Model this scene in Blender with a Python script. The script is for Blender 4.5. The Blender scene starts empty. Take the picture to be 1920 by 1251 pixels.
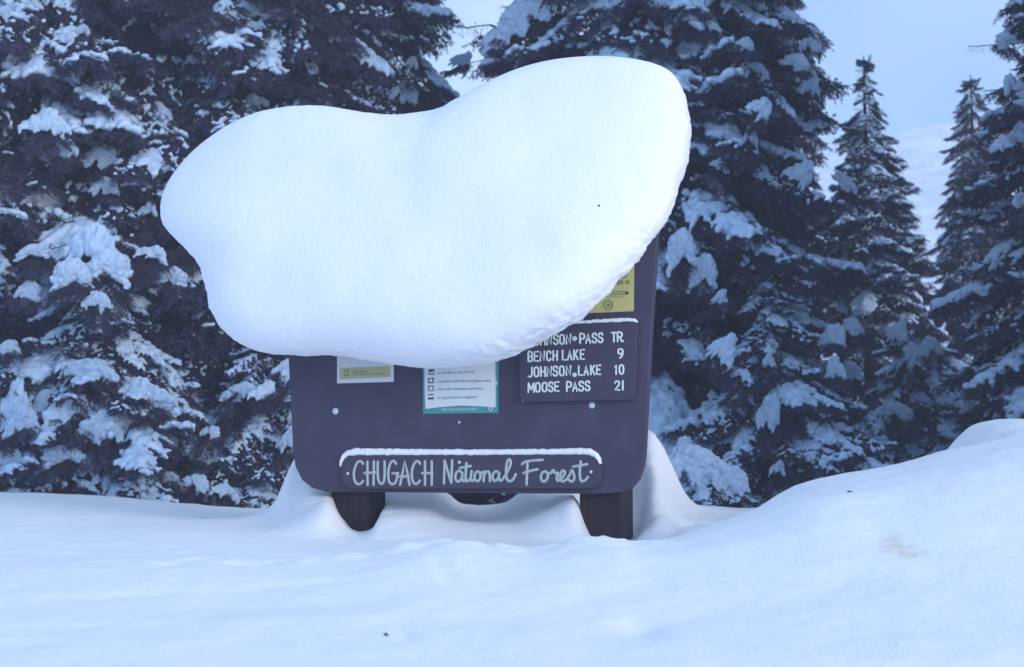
import bpy, bmesh, math, random
import numpy as np
from mathutils import Vector, Matrix, Quaternion, noise as mnoise

S = bpy.context.scene
COL = S.collection
R_ = math.radians
rnd = random.Random(7)

# ------------------------------------------------------------------ camera
CAM_H, PITCH, FPX = 1.6, R_(5.25), 50.0 / 36.0 * 1920.0
cam_d = bpy.data.cameras.new('camera')
cam = bpy.data.objects.new('camera', cam_d)
COL.objects.link(cam)
cam.location = (0, 0, CAM_H)
cam.rotation_euler = (R_(90) + PITCH, 0, 0)
cam_d.lens, cam_d.sensor_width = 50.0, 36.0
cam_d.clip_start, cam_d.clip_end = 0.1, 6000
cam_d.dof.use_dof = True
cam_d.dof.focus_distance = 6.45
cam_d.dof.aperture_fstop = 3.2
S.camera = cam

# ------------------------------------------------------------------ sky, sun, exposure
SUN_EL, SUN_AZ = R_(15), R_(131)          # azimuth clockwise from +Y : from the right, a little behind the camera
w = bpy.data.worlds.new('World')
S.world = w
w.use_nodes = True
nt = w.node_tree
bg = nt.nodes['Background']
sky = nt.nodes.new('ShaderNodeTexSky')
sky.sky_type = 'NISHITA'
sky.sun_disc = False
sky.sun_elevation = SUN_EL
sky.sun_rotation = SUN_AZ
sky.air_density, sky.dust_density, sky.ozone_density = 1.0, 1.0, 3.0
CLOUD_OFF = 0.73
# an even, thin overcast veils the blue sky; its brightness drifts slowly like high cloud
tcw = nt.nodes.new('ShaderNodeTexCoord')
cn = nt.nodes.new('ShaderNodeTexNoise'); cn.inputs['Scale'].default_value = 3.0; cn.inputs['Detail'].default_value = 2
mw = nt.nodes.new('ShaderNodeMapping'); mw.inputs['Location'].default_value = (CLOUD_OFF, 0, 0)
nt.links.new(tcw.outputs['Generated'], mw.inputs['Vector']); nt.links.new(mw.outputs[0], cn.inputs['Vector'])
cr_ = nt.nodes.new('ShaderNodeValToRGB')
cr_.color_ramp.elements[0].position, cr_.color_ramp.elements[1].position = .36, .66
cr_.color_ramp.elements[0].color = (1.68, 3.5, 6.5, 1); cr_.color_ramp.elements[1].color = (5.0, 6.7, 8.6, 1)
nt.links.new(cn.outputs['Fac'], cr_.inputs['Fac'])
cm = nt.nodes.new('ShaderNodeMix'); cm.data_type = 'RGBA'; cm.inputs['Factor'].default_value = .82
nt.links.new(sky.outputs[0], cm.inputs['A']); nt.links.new(cr_.outputs['Color'], cm.inputs['B'])
nt.links.new(cm.outputs['Result'], bg.inputs[0])
bg.inputs[1].default_value = 0.105
sun_d = bpy.data.lights.new('sun', 'SUN')
sun_d.energy, sun_d.angle = 1.5, R_(28)
sun_d.color = (1.0, 0.95, 0.88)
sun = bpy.data.objects.new('sun', sun_d)
COL.objects.link(sun)
sd = Vector((math.sin(SUN_AZ) * math.cos(SUN_EL), math.cos(SUN_AZ) * math.cos(SUN_EL), math.sin(SUN_EL)))
sun.rotation_euler = sd.to_track_quat('Z', 'Y').to_euler()
S.view_settings.view_transform = 'Standard'
S.view_settings.look = 'None'
S.view_settings.gamma = 1.0
S.view_settings.use_curve_mapping = False
S.view_settings.exposure = 0.64
S.cycles.volume_bounces = 2

# ------------------------------------------------------------------ helpers
def ray(u, v):
    dx, dz = (u - 960.0) / FPX, (625.5 - v) / FPX
    return Vector((dx, math.cos(PITCH) - dz * math.sin(PITCH), math.sin(PITCH) + dz * math.cos(PITCH)))

def at(u, v, Y):
    """world point seen at photo pixel (u, v) standing Y metres in front of the camera"""
    d = ray(u, v)
    return Vector((0, 0, CAM_H)) + d * (Y / d.y)

def tag(o, label=None, cat=None, group=None, kind=None):
    if label: o['label'] = label
    if cat: o['category'] = cat
    if group: o['group'] = group
    if kind: o['kind'] = kind
    return o

def link(name, me, mat=None, parent=None, smooth=True):
    o = bpy.data.objects.new(name, me)
    COL.objects.link(o)
    if mat is not None and not me.materials:
        me.materials.append(mat)
    if smooth:
        me.polygons.foreach_set('use_smooth', [True] * len(me.polygons))
    if parent: o.parent = parent
    return o

def empty(name, loc, rz=0.0):
    o = bpy.data.objects.new(name, None)
    o.empty_display_size = 0.1
    COL.objects.link(o)
    o.location = loc
    o.rotation_euler = (0, 0, rz)
    return o

def mesh_from(verts, faces, name='mesh'):
    me = bpy.data.meshes.new(name)
    me.from_pydata([tuple(v) for v in verts], [], [tuple(f) for f in faces])
    me.update()
    return me

def np_mesh(V, F, name='mesh'):
    me = bpy.data.meshes.new(name)
    V = np.asarray(V, dtype=np.float32); F = np.asarray(F, dtype=np.int32)
    n, k = F.shape
    me.vertices.add(len(V)); me.vertices.foreach_set('co', V.ravel())
    me.loops.add(n * k); me.loops.foreach_set('vertex_index', F.ravel())
    me.polygons.add(n)
    me.polygons.foreach_set('loop_start', np.arange(0, n * k, k, dtype=np.int32))
    me.update(calc_edges=True); me.validate()
    return me

def box_mesh(x0, x1, y0, y1, z0, z1, bevel=0.0):
    bm = bmesh.new()
    bmesh.ops.create_cube(bm, size=1)
    for v in bm.verts:
        v.co = Vector((x0 + (v.co.x + .5) * (x1 - x0), y0 + (v.co.y + .5) * (y1 - y0), z0 + (v.co.z + .5) * (z1 - z0)))
    if bevel:
        bmesh.ops.bevel(bm, geom=bm.edges[:], offset=bevel, segments=2, affect='EDGES', profile=.5)
    me = bpy.data.meshes.new('box'); bm.to_mesh(me); bm.free()
    return me

def prism_mesh(poly, y0, y1, bevel=0.0):
    """closed outline in the (x, z) plane pulled from y0 (front) to y1 (back)"""
    bm = bmesh.new()
    f = bm.faces.new([bm.verts.new((p[0], y0, p[1])) for p in poly])
    r = bmesh.ops.extrude_face_region(bm, geom=[f])
    vs = [g for g in r['geom'] if isinstance(g, bmesh.types.BMVert)]
    bmesh.ops.translate(bm, verts=vs, vec=(0, y1 - y0, 0))
    bmesh.ops.recalc_face_normals(bm, faces=bm.faces[:])
    if bevel:
        es = [e for e in bm.edges if abs(e.verts[0].co.y - y0) < 1e-6 and abs(e.verts[1].co.y - y0) < 1e-6]
        bmesh.ops.bevel(bm, geom=es, offset=bevel, segments=2, affect='EDGES', profile=.5)
    me = bpy.data.meshes.new('prism'); bm.to_mesh(me); bm.free()
    return me

ICO = None
def ico_data():
    global ICO
    if ICO is None:
        bm = bmesh.new(); bmesh.ops.create_icosphere(bm, subdivisions=1, radius=1.04)
        bm.verts.ensure_lookup_table()
        ICO = (np.array([v.co[:] for v in bm.verts]), np.array([[v.index for v in f.verts] for f in bm.faces]))
        bm.free()
    return ICO

def blob_mesh(spheres, voxel, smooth_it=4, rough=0.0, rscale=20.0, seed=0):
    """spheres: (centre, (rx, ry, rz)); fused into one skin"""
    iv, fi = ico_data()
    n = len(iv)
    V = np.concatenate([iv * np.array(r) + np.array(c) for c, r in spheres])
    F = np.concatenate([fi + k * n for k in range(len(spheres))])
    me = np_mesh(V, F)
    o = bpy.data.objects.new('tmp', me); COL.objects.link(o)
    m = o.modifiers.new('r', 'REMESH'); m.mode = 'VOXEL'; m.voxel_size = voxel
    if smooth_it:
        s = o.modifiers.new('s', 'SMOOTH'); s.factor = .5; s.iterations = smooth_it
    dg = bpy.context.evaluated_depsgraph_get()
    out = bpy.data.meshes.new_from_object(o.evaluated_get(dg))
    bpy.data.objects.remove(o); bpy.data.meshes.remove(me)
    if rough:
        off = Vector((seed * 3.1, seed * 1.7, 0))
        for v in out.vertices:
            v.co = v.co + v.normal * (rough * mnoise.fractal(v.co * rscale + off, 1.0, 2.0, 3))
    return out

def catmull(P, sub=6, closed=False):
    P = [Vector(p) for p in P]
    n = len(P); out = []
    rng = range(n) if closed else range(n - 1)
    for i in rng:
        p0 = P[(i - 1) % n] if closed or i > 0 else P[0] * 2 - P[1]
        p1, p2 = P[i], P[(i + 1) % n]
        p3 = P[(i + 2) % n] if closed or i + 2 < n else P[-1] * 2 - P[-2]
        for k in range(sub):
            t = k / sub
            out.append(0.5 * ((2 * p1) + (p2 - p0) * t + (2 * p0 - 5 * p1 + 4 * p2 - p3) * t * t + (3 * p1 - p0 - 3 * p2 + p3) * t ** 3))
    if not closed: out.append(P[-1])
    return out

def stroke_mesh(lines, rad, depth):
    """routed letter: rounded strokes lying in the (x, z) plane, raised towards -y"""
    V, F = [], []
    K = 8
    for L in lines:
        pts = [Vector(p) for p in L]
        # rounded ends
        d0 = (pts[0] - pts[1]).normalized(); d1 = (pts[-1] - pts[-2]).normalized()
        seq = [(pts[0] + d0 * rad * .9, .35), (pts[0] + d0 * rad * .55, .8)] + [(p, 1.0) for p in pts] + \
              [(pts[-1] + d1 * rad * .55, .8), (pts[-1] + d1 * rad * .9, .35)]
        base = len(V)
        for i, (p, s) in enumerate(seq):
            a = seq[max(i - 1, 0)][0]; b = seq[min(i + 1, len(seq) - 1)][0]
            t = (b - a).normalized() if (b - a).length > 1e-9 else Vector((1, 0))
            nrm = Vector((-t.y, t.x))
            for k in range(K):
                an = math.pi * k / (K - 1)
                c, sn = math.cos(an), math.sin(an)
                q = p + nrm * (c * rad * s)
                V.append((q.x, -depth * (abs(sn) ** .6) * s, q.y))
        for i in range(len(seq) - 1):
            for k in range(K - 1):
                a = base + i * K + k
                F.append((a, a + 1, a + K + 1, a + K))
    return mesh_from(V, F)

def pchip(xs, ys, x):
    xs = np.asarray(xs, float); ys = np.asarray(ys, float); x = np.clip(x, xs[0], xs[-1])
    h = np.diff(xs); d = np.diff(ys) / h
    m = np.zeros_like(ys)
    for i in range(1, len(xs) - 1):
        if d[i - 1] * d[i] > 0:
            w1, w2 = 2 * h[i] + h[i - 1], h[i] + 2 * h[i - 1]
            m[i] = (w1 + w2) / (w1 / d[i - 1] + w2 / d[i])
    m[0], m[-1] = d[0], d[-1]
    i = np.clip(np.searchsorted(xs, x, side='right') - 1, 0, len(xs) - 2)
    t = (x - xs[i]) / h[i]
    return ((1 + 2 * t) * (1 - t) ** 2 * ys[i] + t * (1 - t) ** 2 * h[i] * m[i] + t * t * (3 - 2 * t) * ys[i + 1] + t * t * (t - 1) * h[i] * m[i + 1])

def smooth(a, b, x):
    t = min(1.0, max(0.0, (x - a) / (b - a)))
    return t * t * (3 - 2 * t)

# ------------------------------------------------------------------ materials
def new_mat(name, col, rough=0.8, spec=0.3):
    m = bpy.data.materials.new(name); m.use_nodes = True
    b = m.node_tree.nodes['Principled BSDF']
    b.inputs['Base Color'].default_value = (*col, 1)
    b.inputs['Roughness'].default_value = rough
    b.inputs['Specular IOR Level'].default_value = spec
    return m, m.node_tree, b

def add_bump(nt, b, layers, coord='Object'):
    tc = nt.nodes.new('ShaderNodeTexCoord')
    prev = None
    for scale, strength, dist, detail in layers:
        n = nt.nodes.new('ShaderNodeTexNoise'); n.inputs['Scale'].default_value = scale; n.inputs['Detail'].default_value = detail
        nt.links.new(tc.outputs[coord], n.inputs['Vector'])
        bp = nt.nodes.new('ShaderNodeBump'); bp.inputs['Strength'].default_value = strength; bp.inputs['Distance'].default_value = dist
        nt.links.new(n.outputs['Fac'], bp.inputs['Height'])
        if prev: nt.links.new(prev.outputs[0], bp.inputs['Normal'])
        prev = bp
    nt.links.new(prev.outputs[0], b.inputs['Normal'])
    return tc

def vary(nt, b, tc_out, c0, c1, scale, detail=4, stretch=None):
    n = nt.nodes.new('ShaderNodeTexNoise'); n.inputs['Scale'].default_value = scale; n.inputs['Detail'].default_value = detail
    src = tc_out
    if stretch:
        mp = nt.nodes.new('ShaderNodeMapping'); mp.inputs['Scale'].default_value = stretch
        nt.links.new(tc_out, mp.inputs['Vector']); src = mp.outputs[0]
    nt.links.new(src, n.inputs['Vector'])
    r = nt.nodes.new('ShaderNodeValToRGB')
    r.color_ramp.elements[0].position, r.color_ramp.elements[1].position = .35, .65
    r.color_ramp.elements[0].color, r.color_ramp.elements[1].color = (*c0, 1), (*c1, 1)
    nt.links.new(n.outputs['Fac'], r.inputs['Fac'])
    nt.links.new(r.outputs['Color'], b.inputs['Base Color'])
    return r

SNOW = (0.90, 0.895, 0.93)
M_snow, t_, b_ = new_mat('snow', SNOW, .75, .15)
add_bump(t_, b_, [(6, .3, .025, 4), (38, .35, .008, 3), (140, .5, .004, 3)])
M_treesnow, tts, bts = new_mat('shaded_tree_snow', SNOW, .8, .1)
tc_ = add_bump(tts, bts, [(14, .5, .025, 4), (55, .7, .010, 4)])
vary(tts, bts, tc_.outputs['Object'], (.40, .53, .72), (.60, .73, .90), 11, 6)  # shade and blue skylight on the tree snow painted into its colour
M_ground, tg, bgd = new_mat('snow_ground', SNOW, .75, .15)
tcg = add_bump(tg, bgd, [(5, .3, .03, 4), (28, .35, .008, 4), (120, .5, .005, 3)])
M_needle, tn, bn = new_mat('spruce_needles', (.05, .05, .07), .7, .2)
tcn = tn.nodes.new('ShaderNodeTexCoord')
vary(tn, bn, tcn.outputs['Object'], (.045, .042, .098), (.082, .070, .160), 6)
M_bark, tb, bb = new_mat('bark', (.06, .05, .05), .9, .1)
add_bump(tb, bb, [(30, .8, .02, 4)])
M_board, tbo, bbo = new_mat('brown_stained_board', (.085, .06, .09), .7, .25)
tc_ = add_bump(tbo, bbo, [(9, .2, .004, 4), (140, .5, .003, 4)])
vary(tbo, bbo, tc_.outputs['Object'], (.056, .047, .082), (.076, .060, .104), 4, 7, (1.5, 1, 1))
M_panel, tpa, bpa = new_mat('dark_brown_panel', (.058, .047, .082), .6, .3)
add_bump(tpa, bpa, [(80, .2, .0015, 4)])
M_post, tpo, bpo = new_mat('brown_post', (.055, .042, .045), .8, .2)
tc_ = add_bump(tpo, bpo, [(40, .5, .004, 4)])
vary(tpo, bpo, tc_.outputs['Object'], (.028, .019, .026), (.042, .030, .036), 5, 6, (6, 6, .6))
M_silver, *_ = new_mat('weathered_silver_letter', (.42, .47, .47), .6, .3)
M_white, *_ = new_mat('white_letter', (.72, .78, .78), .6, .3)
M_steel, *_ = new_mat('frosted_bolt', (.6, .68, .74), .5, .4)
M_paper, tpp, bpp = new_mat('white_paper', (.72, .74, .76), .6, .3)
M_khaki, *_ = new_mat('khaki_print', (.50, .47, .25), .6, .3)
M_yellow, tye, bye = new_mat('yellow_card', (.60, .54, .20), .6, .3)
M_green, *_ = new_mat('teal_print', (.06, .30, .30), .6, .3)
M_blueink, *_ = new_mat('blue_ink', (.05, .22, .34), .7, .2)
M_ink, *_ = new_mat('dark_ink', (.05, .07, .08), .7, .2)
M_greenink, *_ = new_mat('olive_ink', (.16, .20, .10), .7, .2)

# yellowish stain on the right-hand bank (a mark with its own shape)
STAIN = at(1690, 1030, 4.35)

# ------------------------------------------------------------------ ground
ROWS = [
 (3.2, [(-600, 1300), (960, 1290), (2500, 1270)]),
 (4.0, [(-600, 1180), (0, 1160), (500, 1150), (900, 1132), (1200, 1128), (1500, 1110), (1920, 1065), (2500, 1010)]),
 (4.9, [(-600, 1075), (0, 1062), (300, 1052), (600, 1046), (700, 1038), (780, 1024), (850, 1015), (910, 1020), (990, 1026), (1050, 1015), (1130, 1008), (1180, 1016),
        (1240, 1012), (1330, 994), (1420, 968), (1500, 940), (1650, 915), (1780, 890), (1920, 865), (2500, 800)]),
 (5.6, [(-600, 1050), (0, 1034), (300, 1032), (600, 1040), (760, 1040), (850, 1034), (1000, 1042), (1130, 1036), (1230, 1022), (1330, 988), (1420, 953), (1470, 925), (1500, 910), (1560, 895),
        (1650, 879), (1780, 846), (1850, 832), (1920, 818), (2500, 760)]),
 (6.3, [(-600, 1020), (0, 1002), (300, 1004), (540, 1010), (640, 1014), (760, 1016), (900, 1016), (1000, 1018), (1100, 1026), (1150, 1034), (1220, 1024), (1300, 1000), (1400, 980),
        (1500, 955), (1650, 925), (1740, 890), (1785, 838), (1830, 797), (1880, 787), (1920, 789), (2500, 770)]),
 (6.75, [(-600, 1010), (0, 985), (300, 990), (480, 992), (560, 970), (612, 945), (630, 968), (648, 992), (680, 1003), (700, 992), (712, 968), (760, 966), (850, 980), (950, 985), (1040, 950), (1076, 930), (1094, 972), (1112, 1010), (1150, 1020), (1186, 1012),
        (1204, 985), (1230, 960), (1300, 990), (1420, 980), (1500, 965), (1650, 935), (1800, 880), (1920, 830), (2500, 780)]),
 (7.15, [(-600, 990), (0, 972), (300, 980), (480, 980), (540, 950), (590, 925), (622, 925), (640, 965), (680, 1000), (708, 985), (722, 945), (800, 945), (850, 965), (905, 972), (960, 962), (1010, 938), (1070, 930), (1100, 960), (1150, 1000), (1185, 975),
        (1206, 900), (1225, 880), (1270, 935), (1310, 970), (1420, 970), (1500, 960), (1650, 935), (1920, 845), (2500, 790)]),
 (7.7, [(-600, 970), (0, 956), (300, 968), (440, 975), (490, 962), (525, 935), (545, 880), (560, 852), (600, 858), (680, 885), (760, 900), (810, 912), (840, 925), (862, 944), (905, 949), (945, 944), (975, 925), (1050, 900),
        (1150, 850), (1200, 812), (1217, 806), (1238, 830), (1262, 880), (1283, 925), (1310, 948), (1420, 962), (1500, 955), (1650, 930), (1920, 860), (2500, 800)]),
 (8.6, [(-600, 945), (0, 938), (300, 952), (480, 962), (540, 955), (700, 950), (905, 950), (1200, 945), (1310, 950), (1420, 958), (1500, 955), (1700, 935), (1920, 880), (2500, 820)]),
 (9.6, [(-600, 920), (0, 923), (200, 932), (350, 945), (480, 955), (700, 950), (905, 950), (1310, 948), (1420, 953), (1500, 950), (1920, 900), (2500, 850)]),
]
row_fns = []
for Y, pts in ROWS:
    xs, zs = [], []
    for u, v in pts:
        p = at(u, v, Y); xs.append(p.x); zs.append(p.z)
    row_fns.append((Y, xs, zs))

def ground_grid(X, Y):
    """X: (n,), Y: (m,) -> Z (m, n)"""
    n = len(X)
    ys = [-41, -2, 1.2, 1.7, 2.5]; zs = [np.full(n, 0.0), np.full(n, 0.0), np.full(n, .12), np.full(n, .45), np.full(n, .92)]
    for yy, xs, z in row_fns:
        ys.append(yy); zs.append(pchip(xs, z, X))
    last = zs[-1]
    ys += [11.2, 15, 30, 80, 200]
    zs += [last - .14, last * .5 + .55, np.full(n, .9), np.full(n, .8), np.full(n, .5)]
    ys = np.array(ys); Z = np.array(zs)
    out = np.zeros((len(Y), n))
    for j in range(n):
        out[:, j] = pchip(ys, Z[:, j], Y)
    return out

def axis(dense0, dense1, step, lo, hi):
    a = list(np.arange(dense0, dense1, step))
    s, v = step, dense1
    while v < hi:
        a.append(v); s *= 1.18; v += s
    a.append(hi)
    s, v = step, dense0
    while v > lo:
        s *= 1.18; v -= s; a.insert(0, max(v, lo))
    return np.array(a)

GX = axis(-3.6, 3.4, .024, -110, 140)
GY = axis(2.2, 10.2, .026, -40, 100)
GZ = ground_grid(GX, GY)
CRACKS = [[(822, 1062, 4.6), (826, 1082, 4.45), (836, 1100, 4.35), (848, 1112, 4.25)],
          [(748, 1192, 3.75), (758, 1205, 3.68), (770, 1218, 3.6)],
          [(917, 1022, 4.9), (921, 1040, 4.75)], ]
cr = []
for c in CRACKS:
    P = [at(*q).to_2d() for q in c]
    for a, b in zip(P[:-1], P[1:]): cr.append((a, b))
for j, y in enumerate(GY):
    if y > 12 or y < 1: continue
    for i, x in enumerate(GX):
        if abs(x) > 5: continue
        p = Vector((x, y, 0))
        z = .012 * mnoise.noise(p * 1.7) + .007 * mnoise.noise(p * 4.3) + .0030 * mnoise.fractal(p * 13, 1, 2, 3)
        # crusty, cut snow round the posts and along the broken edge of the bank
        k = math.exp(-((x - .85) ** 2 + (y - 6.9) ** 2) / .16) + .6 * math.exp(-((x + .75) ** 2 + (y - 6.9) ** 2) / .10)
        k += .8 * math.exp(-((y - 4.85) / .16) ** 2) * smooth(-1.7, -.7, x) * (1 - smooth(.3, .7, x))
        k += .5 * math.exp(-((y - 5.4 - .2 * math.sin(x * 2)) / .10) ** 2) * (1 - smooth(-1.6, -.9, x))
        if k > .02:
            z += k * (.034 * mnoise.fractal(p * 6 + Vector((3, 1, 0)), 1, 2, 3) + .008 * mnoise.noise(p * 30))
        # faint wind steps in the foreground at left
        if y < 5 and x < .2:
            q = y + .25 * mnoise.noise(p * 1.1) + .06 * x
            z += .005 * (smooth(4.25, 4.30, q) - smooth(4.3, 4.7, q)) * (1 - smooth(-.4, .1, x))
            z += .004 * (smooth(3.78, 3.82, q) - smooth(3.82, 4.1, q)) * (1 - smooth(-.5, .0, x))
        if 3.4 < y < 5.1 and -.6 < x < .1:
            pt = Vector((x, y))
            for a, b in cr:
                ab = b - a; t = max(0, min(1, (pt - a).dot(ab) / ab.length_squared))
                d = (pt - a - ab * t).length
                if d < .08: z -= .008 * math.exp(-(d / .018) ** 2)
        # dimple in the foreground right of centre
        dm = at(1200, 1180, 3.75)
        z -= .02 * math.exp(-(((x - dm.x) / .05) ** 2 + ((y - dm.y) / .09) ** 2))
        GZ[j, i] += z
m_, n_ = GZ.shape
XX, YY = np.meshgrid(GX, GY)
V = np.stack([XX, YY, GZ], -1).reshape(-1, 3)
idx = np.arange(m_ * n_).reshape(m_, n_)
F = np.stack([idx[:-1, :-1], idx[:-1, 1:], idx[1:, 1:], idx[1:, :-1]], -1).reshape(-1, 4)
tag(link('snow_ground', np_mesh(V, F), M_ground), kind='structure')

def ground_z(x, y):
    i = int(np.clip(np.searchsorted(GX, x), 1, len(GX) - 1)); j = int(np.clip(np.searchsorted(GY, y), 1, len(GY) - 1))
    tx = (x - GX[i - 1]) / (GX[i] - GX[i - 1]); ty = (y - GY[j - 1]) / (GY[j] - GY[j - 1])
    return float((GZ[j - 1, i - 1] * (1 - tx) + GZ[j - 1, i] * tx) * (1 - ty) + (GZ[j, i - 1] * (1 - tx) + GZ[j, i] * tx) * ty)

def on_ground(u, v):
    """first hit of the pixel's line of sight with the snow"""
    d = ray(u, v); t = 2.0
    while t < 12:
        p = Vector((0, 0, CAM_H)) + d * t
        if p.z <= ground_z(p.x, p.y): return p
        t += .01
    return p

# stain in the ground's own material
sp = on_ground(1688, 1030)
mp = tg.nodes.new('ShaderNodeMapping'); mp.vector_type = 'POINT'
mp.inputs['Location'].default_value = (-sp.x, -sp.y, 0)
sep = tg.nodes.new('ShaderNodeVectorMath'); sep.operation = 'MULTIPLY'; sep.inputs[1].default_value = (1, .55, 0)
ln = tg.nodes.new('ShaderNodeVectorMath'); ln.operation = 'LENGTH'
ns = tg.nodes.new('ShaderNodeTexNoise'); ns.inputs['Scale'].default_value = 22; ns.inputs['Detail'].default_value = 4
tg.links.new(tcg.outputs['Object'], mp.inputs['Vector']); tg.links.new(mp.outputs[0], sep.inputs[0]); tg.links.new(sep.outputs[0], ln.inputs[0])
tg.links.new(tcg.outputs['Object'], ns.inputs['Vector'])
ma = tg.nodes.new('ShaderNodeMath'); ma.operation = 'MULTIPLY_ADD'; ma.inputs[1].default_value = -.16; ma.inputs[2].default_value = .0
tg.links.new(ns.outputs['Fac'], ma.inputs[0])
ad = tg.nodes.new('ShaderNodeMath'); ad.operation = 'ADD'
tg.links.new(ln.outputs['Value'], ad.inputs[0]); tg.links.new(ma.outputs[0], ad.inputs[1])
mr = tg.nodes.new('ShaderNodeMapRange'); mr.inputs['From Min'].default_value = -.065; mr.inputs['From Max'].default_value = -.02
mr.inputs['To Min'].default_value = .6; mr.inputs['To Max'].default_value = 0
tg.links.new(ad.outputs[0], mr.inputs['Value'])
mx = tg.nodes.new('ShaderNodeMix'); mx.data_type = 'RGBA'
mx.inputs['A'].default_value = (*SNOW, 1); mx.inputs['B'].default_value = (.66, .60, .40, 1)
tg.links.new(mr.outputs[0], mx.inputs['Factor']); tg.links.new(mx.outputs['Result'], bgd.inputs['Base Color'])

# ------------------------------------------------------------------ far mountain slope
def mountain():
    xs = np.linspace(-110, 140, 150); ys = np.linspace(80, 180, 70)
    XX, YY = np.meshgrid(xs, ys); Z = np.zeros_like(XX)
    for j in range(len(ys)):
        for i in range(len(xs)):
            x, y = XX[j, i], YY[j, i]
            t = smooth(80, 180, y)
            ridge = 33 + 10 * smooth(0, 60, x)
            Z[j, i] = t * ridge + 4 * t * mnoise.fractal(Vector((x * .03, y * .03, 1)), 1, 2, 4) - 1
    idx = np.arange(XX.size).reshape(XX.shape)
    F = np.stack([idx[:-1, :-1], idx[:-1, 1:], idx[1:, 1:], idx[1:, :-1]], -1).reshape(-1, 4)
    tag(link('mountain', np_mesh(np.stack([XX, YY, Z], -1).reshape(-1, 3), F), M_mtn), kind='structure')
M_mtn, tm, bm_ = new_mat('snowy_mountainside', SNOW, .9, .1)
tcm = tm.nodes.new('ShaderNodeTexCoord')
vary(tm, bm_, tcm.outputs['Object'], (.55, .61, .69), SNOW, .4, 9)
mountain()

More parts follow.
